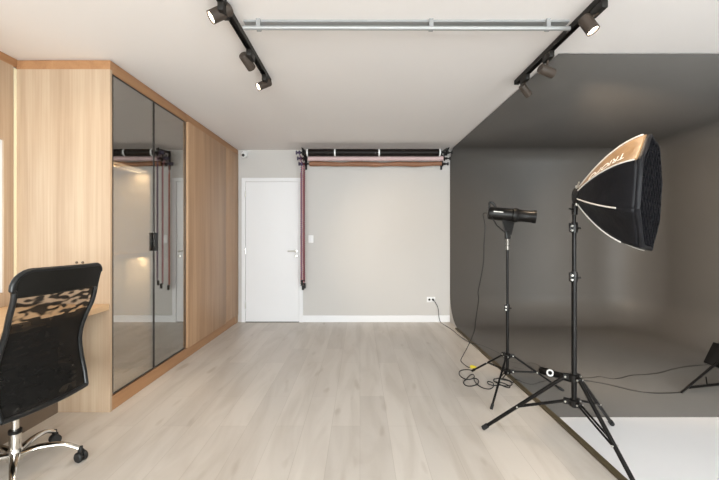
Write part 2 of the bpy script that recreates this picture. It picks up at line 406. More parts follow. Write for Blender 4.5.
# ---------------------------------------------------------------- wardrobes
XF = -1.812; Y0 = 2.757; YG0 = 2.785; YM = 3.345; YG1 = 3.955; YW = D
def wardrobe():
    t = thing('wardrobe', 'tall oak wardrobe with two smoked mirror glass doors beside the desk', 'wardrobe', (-2.15, (Y0+YG1)/2, 0))
    xb = XL+0.004
    b = B()
    box(b, xb, XF, Y0, YG0-0.006, 0.0, 2.490)                # end panel
    part('side_panel', b, M['wood_side'], t)
    b = B(); box(b, xb, XF-0.03, YG1-0.02, YG1, 0.0, 2.48); box(b, xb, XF-0.03, YM-0.012, YM+0.012, 0.10, 2.47)
    box(b, xb, xb+0.012, YG0-0.006, YG1-0.02, 0.10, 2.48); box(b, xb+0.012, XF-0.03, YG0-0.006, YG1-0.02, 0.098, 0.118)
    part('carcass', b, M['interior'], t)
    b = B(); box(b, xb, XF, YG0-0.006, YG1, 2.468, 2.555); box(b, xb, XF, Y0, YG0-0.006, 2.490, 2.555); part('top_panel', b, M['wood_h'], t)
    b = B(); box(b, XF-0.06, XF-0.006, YG0-0.006, YG1, 0.0, 0.105); part('plinth', b, M['wood_h'], t)
    for z, nm in ((1.845, 1), (1.105, 0)):
        b = B(); box(b, xb+0.012, XF-0.045, YG0, YM-0.012, z, z+0.03)
        sh = part('shelf', b, M['desk'], t)
        if nm:
            b = B(); box(b, XF-0.078, XF-0.050, YG0+0.01, YM-0.02, z-0.010, z); part('light_strip', b, M['led'], sh, 'warm glowing light strip')
    for z_ in (1.83, 1.10):
        l = bpy.data.lights.new('shelf_glow', 'AREA'); l.shape = 'RECTANGLE'; l.size = 0.05; l.size_y = 0.5; l.energy = 6.0; l.color = (1, 0.80, 0.55)
        lo = bpy.data.objects.new('shelf_glow', l); C.objects.link(lo); lo.location = (XF-0.10, (YG0+YM)/2, z_)
    b = B(); tube(b, [(-2.1, YM+0.012, 2.30), (-2.1, YG1-0.02, 2.30)], 0.012, 10); part('hanging_rail', b, M['silver'], t)
    for y0, y1, hy in ((YG0, YM-0.002, YM-0.002-0.022), (YM+0.002, YG1-0.006, YM+0.002)):
        z0, z1 = 0.118, 2.464
        b = B(); w = 0.007
        box(b, XF-0.026, XF, y0, y0+w, z0, z1); box(b, XF-0.026, XF, y1-w, y1, z0, z1)
        box(b, XF-0.026, XF, y0+w, y1-w, z0, z0+w); box(b, XF-0.026, XF, y0+w, y1-w, z1-w, z1)
        d = part('door', b, M['dark_gap'], t, 'smoked mirror glass door in a thin dark frame', False)
        b = B(); box(b, XF-0.010, XF-0.004, y0+w, y1-w, z0+w, z1-w); part('glass_panel', b, M['glass'], d, 'smoked mirror glass', False)
        b = B(); box(b, XF, XF+0.022, hy, hy+0.022, 1.15, 1.31, 0.002)
        part('handle', b, M['black'], d, 'black pull handle')
wardrobe()
def closet():
    t = thing('closet', 'tall oak closet with plain wooden doors next to the white room door', 'closet', (-2.15, (YG1+YW)/2, 0))
    xb = XL+0.004
    b = B(); box(b, xb, XF-0.03, YG1+0.002, YW-0.002, 0.10, 2.48); part('body', b, M['wood'], t)
    b = B(); box(b, xb, XF, YG1+0.002, YW-0.002, 2.482, 2.555); part('top_panel', b, M['wood_h'], t)
    b = B(); box(b, XF-0.06, XF-0.006, YG1+0.002, YW-0.13, 0.0, 0.105); part('plinth', b, M['wood_h'], t)
    b = B(); box(b, XF-0.03, XF+0.022, YG1+0.006, 5.08, 0.112, 2.470, 0.002); part('door', b, M['wood'], t)
    b = B(); box(b, XF-0.03, XF+0.004, 5.084, YW-0.008, 0.112, 2.478, 0.002); part('door', b, M['wood'], t)
    b = B(); box(b, XF-0.03, XF+0.0, YW-0.128, YW-0.016, 0.0, 0.11); part('foot', b, M['wood'], t)
closet()
for px in (77, 83):
    c = P(px, 262.5, 2.757); b = B(); lathe(b, [(0, 0.009), (0.006, 0.009), (0.012, 0.006), (0.012, 0.0)], (c.x, Y0, c.z), (0, -1, 0), 12)
    o = origin(obj('screw_cap', b, M['dark_panel']), (c.x, Y0, c.z))
    tag(o, 'left of the two small brown caps on the oak side panel above the chair' if px == 77 else 'right of the two small brown caps on the oak side panel above the chair', 'cap')

# ---------------------------------------------------------------- desk
t = thing('desk', 'long oak desk along the window behind the black office chair', 'desk', (-2.15, 1.6, 0))
b = B(); box(b, XL+0.014, -1.818, 0.35, Y0-0.002, 0.744, 0.787, 0.002); part('desktop', b, M['desk'], t)
b = B(); box(b, -2.215, -2.19, 0.41, Y0-0.002, 0.0, 0.742); part('modesty_panel', b, M['dark_panel'], t, 'dark taupe panel')
b = B(); box(b, XL+0.014, -1.84, 0.37, 0.408, 0.0, 0.742); part('side_panel', b, M['wood_side'], t)

# ---------------------------------------------------------------- office chair
def office_chair():
    hub = Vector((-1.86, 2.05, 0)); rot = math.radians(82)
    t = thing('office_chair', 'black mesh back office chair with chrome star base facing the oak desk', 'chair', hub, None, rot)
    def L(name, bm, m, par=None, label=None):
        o = obj(name, bm, m, par or t)
        if label: o['label'] = label
        return o
    # base: star of five chrome legs, each with a caster
    b = B()
    lathe(b, [(0.075, 0.0), (0.075, 0.036), (0.10, 0.040), (0.125, 0.034), (0.135, 0.030), (0.135, 0)], (0, 0, 0), (0, 0, 1), 24)
    L('hub', b, M['chrome'])
    for k in range(5):
        a = math.radians(22+72*k)-rot; dx, dy = math.cos(a), math.sin(a)
        pts = crom([(dx*0.025, dy*0.025, 0.105), (dx*0.11, dy*0.11, 0.122), (dx*0.21, dy*0.21, 0.115), (dx*0.285, dy*0.285, 0.078)], 6)
        n = len(pts); b = B(); tube(b, pts, [0.023-0.010*i/(n-1) for i in range(n)], 12, flat=0.75)
        lg = L('leg', b, M['chrome'])
        b = B(); c = Vector((dx*0.295, dy*0.295, 0)); ax = Vector((math.cos(a+0.9), math.sin(a+0.9), 0))
        lathe(b, [(0.066, 0.0), (0.066, 0.010), (0.085, 0.010), (0.085, 0.0)], c, (0, 0, 1), 10)
        for s in (-1, 1):
            lathe(b, [(0.004, 0.0), (0.004, 0.026), (0.010, 0.0285), (0.020, 0.0285), (0.026, 0.022), (0.026, 0.0)], c+Vector((0, 0, 0.0285))+ax*0.0, ax*s, 20)
        box(b, c.x-0.012, c.x+0.012, c.y-0.012, c.y+0.012, 0.04, 0.068, 0.003)
        L('caster', b, M['rubber'], lg, 'black twin-wheel caster')
    b = B(); lathe(b, [(0.10, 0.027), (0.225, 0.027), (0.225, 0)], (0, 0, 0), (0, 0, 1), 20); L('column', b, M['chrome'])
    b = B(); lathe(b, [(0.218, 0.03), (0.236, 0.03), (0.236, 0.0)], (0, 0, 0), (0, 0, 1), 20); L('collar', b, M['black'])
    b = B(); lathe(b, [(0.23, 0.017), (0.40, 0.017)], (0, 0, 0), (0, 0, 1), 18); L('gas_lift', b, M['chrome'])
    b = B(); box(b, -0.07, 0.07, -0.13, 0.12, 0.385, 0.425, 0.01); L('mechanism', b, M['black'])
    b = B(); tube(b, [(0.05, 0.02, 0.40), (0.20, -0.03, 0.40), (0.245, -0.05, 0.395)], 0.006, 8)
    sphere(b, (0.25, -0.05, 0.395), 0.012, 10); L('lever', b, M['chrome'])
    # seat cushion
    b = B(); prof = [(0.0, 0.425), (0.19, 0.425), (0.235, 0.44), (0.245, 0.465), (0.235, 0.495), (0.19, 0.512), (0.0, 0.515)]
    rings = []; n = 32
    for (r, z) in prof[1:-1]:
        ring = []
        for k in range(n):
            a = 2*PI*k/n; ca, sa = math.cos(a), math.sin(a)
            e = 0.45
            x = r*abs(ca)**e*(1 if ca >= 0 else -1); y = r*abs(sa)**e*(1 if sa >= 0 else -1)
            ring.append(b.verts.new((x, y+0.06, z-0.03*max(0, (y-0.12)/0.1)*0.6)))
        rings.append(ring)
    for a_, c_ in zip(rings, rings[1:]):
        for k in range(n): b.faces.new((a_[k], a_[(k+1) % n], c_[(k+1) % n], c_[k]))
    b.faces.new(rings[0][::-1]); b.faces.new(rings[-1]); L('seat', b, M['leather'])
    # back: profile (distance behind hub, height, half-width)
    prof = [(0.205, 0.400, 0.235), (0.185, 0.48, 0.243), (0.170, 0.56, 0.240), (0.168, 0.66, 0.228), (0.185, 0.74, 0.220), (0.215, 0.82, 0.222), (0.245, 0.895, 0.232), (0.262, 0.95, 0.232), (0.272, 1.00, 0.232), (0.280, 1.06, 0.240), (0.283, 1.095, 0.248), (0.283, 1.112, 0.250)]
    pr = crom([Vector(p) for p in prof], 4)
    ZT = 1.112
    def surf(u, p):                                  # u in -1..1
        z = p.y; rr = 0.085 if u < 0 else 0.035; dx = abs(u)*p.z-(p.z-rr)
        if dx > 0: z = min(z, ZT-rr+math.sqrt(max(0, rr*rr-dx*dx)))
        return Vector((u*p.z, -(p.x)-0.028*(1-u*u), z))
    def panel(z0, z1, th):
        bm = B(); rows = [p for p in pr if z0-1e-4 <= p.y <= z1+1e-4]; nu = 40
        g = [[bm.verts.new(surf(-1+2*i/nu, p)) for i in range(nu+1)] for p in rows]
        for a_, c_ in zip(g, g[1:]):
            for i in range(nu): bm.faces.new((a_[i], a_[i+1], c_[i+1], c_[i]))
        return bm
    zs = sorted(p.y for p in pr)
    def near(z): return min(zs, key=lambda q: abs(q-z))
    zA, zB = near(0.86), near(0.985)
    b = panel(0.40, zA, 0); o = L('lower_mesh', b, M['netting'], None, 'dense black netting')
    b = panel(zA, zB, 0); o = L('open_mesh', b, M['netting_open'], None, 'see-through black netting with wavy gaps')
    b = panel(zB, 1.113, 0); o = L('head_panel', b, M['leather'], None, 'padded black leatherette headrest')
    md = o.modifiers.new('s', 'SOLIDIFY'); md.thickness = 0.022; md.offset = 0
    # frame tube round the back, rounded top corners
    tp = pr[-1]
    left = [surf(-1, p) for p in pr if p.y < ZT-0.087]; right = [surf(1, p) for p in pr if p.y < ZT-0.037]
    arcL = [surf(-((tp.z-0.085)+0.085*math.cos(a))/tp.z, tp) for a in [PI/2*k/7 for k in range(8)]]
    arcR = [surf(((tp.z-0.035)+0.035*math.cos(a))/tp.z, tp) for a in [PI/2*k/5 for k in range(6)]]
    mid_ = [surf((-(tp.z-0.085)+(2*tp.z-0.12)*k/10)/tp.z, tp) for k in range(1, 10)]
    b = B(); loop = left+arcL+mid_+arcR[::-1]+right[::-1]
    tube(b, loop, 0.0135, 10); L('back_frame', b, M['frame_black'])
    b = B(); tube(b, [surf(-1+2*i/10, pr[0]) for i in range(11)], 0.013, 10); L('bottom_rail', b, M['frame_black'])
    b = B(); tube(b, crom([(0, -0.10, 0.405), (0, -0.15, 0.405), (0, -0.175, 0.43), (0, -0.168, 0.50), (0, -0.160, 0.56)], 5), 0.02, 10, flat=0.5); L('back_support', b, M['black'])
office_chair()

# ---------------------------------------------------------------- track lights and conduit
def spot(pos_rail, head_c, aim, length, rad, label, lit, energy, target, size=55, blend=0.6):
    """pos_rail: adapter point on the track; head_c: centre of the cylinder; aim: unit direction of the light"""
    aim = Vector(aim).normalized(); hc = Vector(head_c); pr = Vector(pos_rail)
    t = thing('track_spotlight', label, 'spotlight', pr, 'track spotlights on the ceiling')
    b = B(); box(b, pr.x-0.016, pr.x+0.016, pr.y-0.055, pr.y+0.055, pr.z-0.045, pr.z-0.0, 0.004)
    part('adapter', b, M['track'], t)
    b = B(); tube(b, [pr+Vector((0, 0, -0.04)), Vector((hc.x, hc.y, hc.z+rad*0.75))], 0.008, 8); part('stem', b, M['head'], t)
    b = B(); p0 = hc-aim*length/2
    lathe(b, [(0, 0.0), (0, rad*0.86), (0.006, rad), (length, rad), (length, rad*0.9), (length-0.012, rad*0.88), (length-0.012, 0)], p0, aim, 24)
    h = part('housing', b, M['head'], t)
    b = B(); lathe(b, [(0, rad*0.86), (0.004, rad*0.8), (0.006, 0)], p0+aim*(length-0.011), aim, 20)
    part('lens', b, M['lens'], t, 'glowing lamp face')
    ld = bpy.data.lights.new('spot_beam', 'SPOT'); ld.energy = energy; ld.color = (1.0, 0.77, 0.53)
    ld.spot_size = math.radians(size); ld.spot_blend = blend; ld.shadow_soft_size = rad*0.8
    lo = bpy.data.objects.new('spot_beam', ld); C.objects.link(lo)
    lp = hc+aim*(length/2+0.012); lo.location = lp
    d = (Vector(target)-lp).normalized(); lo.rotation_euler = d.to_track_quat('-Z', 'Y').to_euler()
def rail(label, x, y0, y1, x2=None):
    x2 = x if x2 is None else x2
    b = B()
    for s in (-1, 1): box(b, x+s*0.018-0.004*(s > 0)-0.0, x+s*0.018+0.004*(s < 0), y0, y1, H-0.035, H)
    box(b, x-0.016, x+0.016, y0, y1, H-0.010, H)
    box(b, x-0.018, x+0.018, y1-0.03, y1, H-0.035, H); box(b, x-0.018, x+0.018, y0, y0+0.03, H-0.035, H)
    o = obj('lighting_track', b, M['track'], None, False); origin(o, (x, (y0+y1)/2, H)); tag(o, label, 'lighting track', 'ceiling lighting tracks'); return o
XT1, XT2 = -0.742, 1.288
rail('black lighting track on the ceiling on the side of the oak wardrobe', XT1, 1.0, 3.10)
rail('black lighting track on the ceiling beside the grey cove', XT2, 1.0, 3.13)
def dirpx(a, bb): return (Vector(bb)-Vector(a)).normalized()
RZ = H-0.033
spot((XT1, 2.07, RZ), P(220.5, 13.0, 2.08), (-0.75, -0.35, -0.60), 0.125, 0.036, 'spotlight nearest the camera on the left track, lit face turned to the wardrobe', True, 26, (-2.4, 2.7, 1.0), 80)
spot((XT1, 2.58, RZ), P(247.2, 61.5, 2.62), (0.26, 0.75, -0.40), 0.115, 0.031, 'middle spotlight on the left track, turned away to the back wall', True, 110, (0.80, D, 1.02), 50, 1.0)
spot((XT1, 2.98, RZ), P(264.0, 84.5, 3.0), (-0.62, -0.40, -0.45), 0.115, 0.030, 'farthest spotlight on the left track, lit face toward the glass doors', True, 20, (-1.8, 2.2, 0.6), 80)
spot((XT2, 2.05, RZ), P(588.5, 24.5, 2.10), (0.30, -0.22, -0.70), 0.10, 0.035, 'spotlight nearest the camera on the right track, lit face above the softbox', True, 30, (1.62, 1.93, 1.4), 85)
spot((XT2, 2.60, RZ), P(546.5, 71.0, 2.64), (0.90, 0.25, -0.22), 0.11, 0.033, 'middle spotlight on the right track, turned sideways to the grey cove', True, 230, (3.9, 4.9, 1.2), 62, 1.0)
spot((XT2, 2.97, RZ), P(525.3, 90.5, 3.0), (0.55, 0.30, -0.45), 0.105, 0.028, 'farthest spotlight on the right track, tipped down to the cove floor', True, 85, (2.6, 4.1, 0.0), 80, 1.0)
# conduit
yc = 2.245
b = B(); tube(b, [(-0.69, yc, H-0.050), (1.24, yc+0.0, H-0.054)], 0.0125, 12)
o = obj('ceiling_conduit', b, M['galv']); origin(o, (0.26, yc, H-0.05))
t = thing('ceiling_pipe', 'long galvanised pipe across the ceiling between the two lighting tracks', 'pipe', (0.26, yc, H))
o.name = 'tube'; o.location = (0, 0, -0.05); o.parent = t
b = B(); box(b, -0.69, 1.24, yc+0.004, yc+0.05, H-0.012, H); part('mounting_strip', b, M['galv'], t)
for x in (-0.60, 0.42, 1.11):
    b = B(); tube(b, [(x-0.012, yc+0.01, H-0.05), (x+0.012, yc+0.01, H-0.05)], 0.016, 12); box(b, x-0.012, x+0.012, yc-0.012, yc+0.03, H-0.05, H-0.0)
    part('clamp', b, M['galv'], t)

# ---------------------------------------------------------------- backdrop system on the back wall
RD = [5.31, 5.43, 5.55]; RPY = [152.6, 158.4, 163.8]; RR = [0.050, 0.034, 0.033]
RZs = [CZ+(VY-py)*d/F for py, d in zip(RPY, RD)]
def bracket(x, label):
    t = thing('backdrop_bracket', label, 'bracket', (x, D, RZs[1]), 'wall brackets holding the backdrop rolls')
    b = B(); box(b, x-0.015, x+0.015, D-0.012, D, RZs[2]-0.07, RZs[0]+0.10, 0.002)
    prism(b, [(x-0.004, D-0.012, RZs[0]+0.09), (x-0.004, D-0.012, RZs[0]+0.055), (x-0.004, RD[0]-0.02, RZs[0]+0.035), (x-0.004, RD[0]-0.02, RZs[0]+0.06)], (0.008, 0, 0))
    s_ = 1 if x > 0 else -0.4
    prism(b, [(x-0.03*s_, RD[0], RZs[0]-0.04), (x+0.012*s_, RD[0], RZs[0]-0.04), (x+0.03*s_, RD[0], RZs[0]+0.03), (x+0.045*s_, RD[0], RZs[0]+0.075), (x+0.02*s_, RD[0], RZs[0]+0.07), (x-0.02*s_, RD[0], RZs[0]+0.0)], (0, 0.02, 0))
    part('arm', b, M['black_metal'], t)
    for d, z in zip(RD, RZs):
        b = B(); pts = crom([(x, d, z+0.06+(0.0 if d < 5.4 else 0.07)), (x, d+0.028, z+0.03), (x, d+0.024, z-0.015), (x, d, z-0.030), (x, d-0.026, z-0.012), (x, d-0.03, z+0.014)], 5)
        tube(b, pts, 0.008, 8); part('hook', b, M['black_metal'], t)
xl, xr = (304-360)*5.43/F, (444.5-360)*5.43/F
bracket(xl, 'black wall bracket at the left end of the backdrop rolls, above the door edge')
bracket(xr, 'black wall bracket at the right end of the backdrop rolls, beside the grey cove')
spec = [('black backdrop roll, nearest and highest of the three rolls on the wall', 'roll_black', 306.5, 440.8, 0),
        ('pale pink paper backdrop roll between the black and the brown roll', 'roll_pink', 308, 443, 0),
        ('brown paper backdrop roll hanging lowest, closest to the back wall', 'roll_brown', 309.5, 441.5, 0.004)]
for i, (lab, mk, p0, p1, wv) in enumerate(spec):
    d, z, r = RD[i], RZs[i], RR[i]; x0, x1 = (p0-VX)*d/F, (p1-VX)*d/F
    t = thing('backdrop_roll', lab, 'backdrop roll', ((x0+x1)/2, d, z), 'backdrop rolls on the wall brackets')
    n = 40; pts = []; rs = []
    for k in range(n+1):
        u = k/n; pts.append(Vector((x0+(x1-x0)*u, d, z+wv*math.sin(u*21)-(wv*1.5 if wv else 0)*math.sin(u*PI)))); rs.append(r*(1+(0.10*math.sin(u*17+1)+0.05*math.sin(u*41) if wv else 0)))
    b = B(); tube(b, pts, rs, 20); part('paper', b, M[mk], t)
    b = B(); tube(b, [(xl-0.055, d, z), (xr+0.045, d, z)], 0.013, 12); part('core_tube', b, M['black_metal'], t)
    b = B()
    lathe(b, [(0, 0.018), (0.014, 0.030), (0.022, 0.030), (0.024, 0.016), (0.05, 0.014), (0.052, 0.028), (0.066, 0.028), (0.066, 0)], (xl-0.03, d, z), (-1, 0, 0), 16)
    part('chain_wheel', b, M['purple'], t, 'dark violet chain wheel')
    b = B(); lathe(b, [(0, 0.018), (0.018, 0.018), (0.020, 0.010), (0.050, 0.010), (0.052, 0.024), (0.064, 0.024), (0.064, 0)], (xr+0.018, d, z), (1, 0, 0), 16)
    part('end_knob', b, M['black'], t, 'black end knob')
    if i == 0:
        for px in (307.5, 335, 379, 439.5):
            x = (px-VX)*d/F; b = B(); tube(b, [(x-0.010, d, z), (x+0.010, d, z)], r+0.003, 20); part('clip', b, M['plastic_white'], t, 'white clip band')
chs = [('grey and violet bead chain hanging from the black backdrop roll by the door edge', 'chain_grey', 'chain_dark', 0.66),
       ('pink bead chain hanging from the pink backdrop roll by the door edge', 'chain_pink', 'chain_dark', 0.60),
       ('orange red bead chain hanging from the brown backdrop roll by the door edge', 'chain_orange', 'chain_pink', 0.56)]
for i, (lab, m1, m2, zb) in enumerate(chs):
    d, z = RD[i], RZs[i]-0.0; xc = xl-0.048
    t = thing('pull_chain', lab, 'chain', (xc, d, z), 'bead chains hanging beside the door')
    for s, mk in ((-1, m1), (1, m2)):
        b = B(); n = int((z-0.03-zb)/0.030)
        xs = (301.6 if s < 0 else 303.7)+(0.0, 0.5, -0.5)[i]; xs = (xs-VX)*d/F
        tube(b, [(xc, d+s*0.02, z-0.02), (xs, d+s*0.022, z-0.12), (xs, d+s*0.022, zb)], 0.0030, 5)
        for k in range(4, n):
            c = Vector((xs, d+s*0.022, z-0.03-k*0.030-(0.015 if s > 0 else 0))); r = bmesh.ops.create_icosphere(b, subdivisions=1, radius=0.0125)
            for v in r['verts']: v.co += c
        part('bead_strand', b, M[mk], t)
    b = B(); x0 = (301.0+(0, .7, -.2)[i]-VX)*d/F; x1 = (304.5+(0, .7, -.2)[i]-VX)*d/F
    lathe(b, [(0, 0.012), (0.01, 0.017), (0.065, 0.017), (0.075, 0.0)], ((x0+x1)/2+(-0.012, 0.016, 0.006)[i], d, zb), (0, 0, -1), 12)
    tube(b, [(x0, d-0.022, zb), (x1, d+0.022, zb)], 0.006, 6)
    part('weight', b, M['black'], t, 'black end weight')

# ---------------------------------------------------------------- light stands
def stand(name, label, c, feet, z_hub, z_low, z_bot, joints, z_top, r_low, r_up, leg_r, z_off=None):
    c = Vector(c); t = thing(name, label, 'light stand', (c.x, c.y, 0), 'tripod light stands')
    b = B(); tube(b, [(c.x, c.y, z_bot), (c.x, c.y, joints[0])], r_low, 16); part('lower_tube', b, M['black_metal'], t)
    zz = joints+[z_top]
    for k in range(len(zz)-1):
        b = B(); tube(b, [(c.x, c.y, zz[k]-0.02), (c.x, c.y, zz[k+1])], r_up[k], 14); part('upper_tube', b, M['black_metal'], t)
    for z in joints:
        b = B(); lathe(b, [(-0.045, 0.0), (-0.045, r_low+0.004), (-0.01, r_low+0.006), (0.0, r_low+0.006), (0.015, r_low+0.003), (0.015, 0.0)], (c.x, c.y, z), (0, 0, 1), 16)
        box(b, c.x-r_low-0.014, c.x-r_low*0.3, c.y-0.010, c.y+0.006, z-0.042, z+0.010, 0.002)
        cl = part('clamp', b, M['black'], t)
        for dz in (-0.006, -0.032):
            b = B(); lathe(b, [(0, 0.0), (0, 0.0062), (0.012, 0.0062), (0.012, 0.0)], (c.x-r_low-0.006, c.y-0.010, z+dz), (0, -1, 0), 10); part('screw', b, M['silver'], cl, 'silver screw')
        b = B(); tube(b, [(c.x+r_low, c.y-0.01, z-0.02), (c.x+r_low+0.016, c.y-0.016, z-0.02)], 0.006, 8); part('knob', b, M['black'], cl)
    for z, nm in ((z_hub, 'hub'), (z_low, 'sliding_collar')):
        b = B(); lathe(b, [(-0.02, 0.0), (-0.02, r_low+0.012), (0.014, r_low+0.014), (0.02, r_low+0.006), (0.02, 0.0)], (c.x, c.y, z), (0, 0, 1), 18)
        for f in feet:
            f = Vector(f); dd = Vector((f.x-c.x, f.y-c.y, 0)).normalized(); q = Vector((c.x, c.y, z))+dd*(r_low+0.018)
            box(b, -0.022, 0.022, -0.012, 0.012, -0.013, 0.013, 0.002, 0, Matrix.Translation(q) @ Matrix.Rotation(math.atan2(dd.y, dd.x), 4, 'Z'))
        part(nm, b, M['black'], t)
    for f in feet:
        f = Vector(f); dd = Vector((f.x-c.x, f.y-c.y, 0)).normalized(); side = Vector((-dd.y, dd.x, 0))
        h0 = Vector((c.x, c.y, z_hub))+dd*(r_low+0.030); ft = Vector((f.x, f.y, f.z+leg_r))
        b = B()
        sp = 0.0 if leg_r < 0.008 else 0.0
        tube(b, [h0, ft], leg_r, 10); lg = part('leg', b, M['black_metal'], t)
        b = B(); dl = (ft-h0).normalized(); tube(b, [ft-dl*0.035, ft+dl*0.004], leg_r*1.35, 10); part('rubber_foot', b, M['rubber'], lg)
        mid = h0.lerp(ft, 0.56 if z_hub > 0.35 else 0.48); l0 = Vector((c.x, c.y, z_low))+dd*(r_low+0.030)
        for s in (-1, 1):
            b = B(); tube(b, [l0+side*s*0.010, mid+side*s*0.010], leg_r*0.5, 8); part('brace', b, M['black_metal'], t)
        for q in (h0, mid, l0):
            b = B(); tube(b, [q-side*0.019, q+side*0.019], 0.0055, 8); part('rivet', b, M['silver'], t, 'silver rivet')
    return t
zf = 0.012
# far stand with the bare strobe
c1 = Vector((1.228, 3.165, 0))
fA = G(472.5, 371.5); fB = G(491.4, 409.5); fC = G(563, 391.5, zf)
stand('light_stand', 'far black tripod stand carrying the bare studio flash head', c1, [fA, fB, fC], 0.285, 0.155, 0.135, [0.70], 1.17, 0.0125, [0.0100], 0.0085)
c2 = Vector((1.262, 2.240, 0))
f2A = G(483.5, 429.5); f2C = G(612, 425.5, zf); f2B = Vector((1.335, 1.755, 0.0))
stand('light_stand', 'near black tripod stand carrying the black softbox', c2, [f2A, f2B, f2C], 0.446, 0.300, 0.272, [1.055, 1.345], 1.41, 0.0150, [0.0120, 0.0100], 0.0115)
# spigot details on the far stand
t = thing('studio_flash', 'black cylindrical studio flash head with long barrel on the far stand', 'studio flash', (c1.x, c1.y, 1.17))
b = B(); lathe(b, [(0, 0.0), (0, 0.015), (0.03, 0.015), (0.032, 0.011), (0.04, 0.011), (0.042, 0.015), (0.06, 0.015), (0.062, 0.011), (0.07, 0.011), (0.072, 0.014), (0.11, 0.014), (0.11, 0)], (c1.x, c1.y, 1.165), (0, 0, 1), 16)
part('spigot', b, M['steel'], t, 'silver mounting spigot')
ax = Vector((0.96, -0.26, -0.10)).normalized()
hc = P(511, 215.0, c1.y); 
b = B(); box(b, c1.x-0.022, c1.x+0.022, c1.y-0.02, c1.y+0.02, 1.255, 1.325, 0.006)
prism(b, [(c1.x-0.012, c1.y-0.012, 1.29), (c1.x+0.03, c1.y-0.012, 1.29), (c1.x+0.06, c1.y-0.012, 1.42), (c1.x-0.05, c1.y-0.012, 1.42)], (0, 0.024, 0))
tube(b, [(c1.x-0.01, c1.y, 1.30), (c1.x-0.09, c1.y, 1.37), (c1.x-0.125, c1.y, 1.43)], 0.006, 8)
part('tilt_bracket', b, M['black'], t)
p0 = hc-ax*0.185
b = B(); lathe(b, [(0, 0), (0, 0.040), (0.008, 0.050), (0.03, 0.054), (0.19, 0.054), (0.195, 0.050), (0.20, 0.050)], p0, ax, 28); part('body', b, M['black'], t)
b = B(); lathe(b, [(0.195, 0.050), (0.197, 0.059), (0.215, 0.060), (0.235, 0.058), (0.24, 0.054)], p0, ax, 28); part('mount_ring', b, M['black'], t)
b = B(); lathe(b, [(0.24, 0.053), (0.26, 0.049), (0.345, 0.049), (0.352, 0.053), (0.375, 0.053), (0.375, 0.046), (0.345, 0.043)], p0, ax, 28); part('barrel', b, M['black'], t)
b = B(); sphere(b, p0+ax*0.352, 0.043, 18, (0.5, 1, 1)); part('glass_dome', b, M['lens_black'], t)
b = B(); up = Vector((0.1, 0, 1)).normalized()
tube(b, crom([p0+ax*0.012+up*0.045, p0+ax*0.006+up*0.088, p0+ax*0.03+up*0.090, p0+ax*0.062+up*0.052], 4), 0.009, 8); part('handle', b, M['black'], t)
cl = Vector((-0.0, -1, 0.25)).normalized()
b = B(); q = p0+ax*0.03+cl*0.0545
box(b, 0.0, 0.075, -0.0015, 0.0015, -0.004, 0.004, 0, 0, Matrix.Translation(q) @ ax.to_track_quat('X', 'Z').to_matrix().to_4x4()); part('lettering_strip', b, M['steel'], t, 'pale strip along the body')

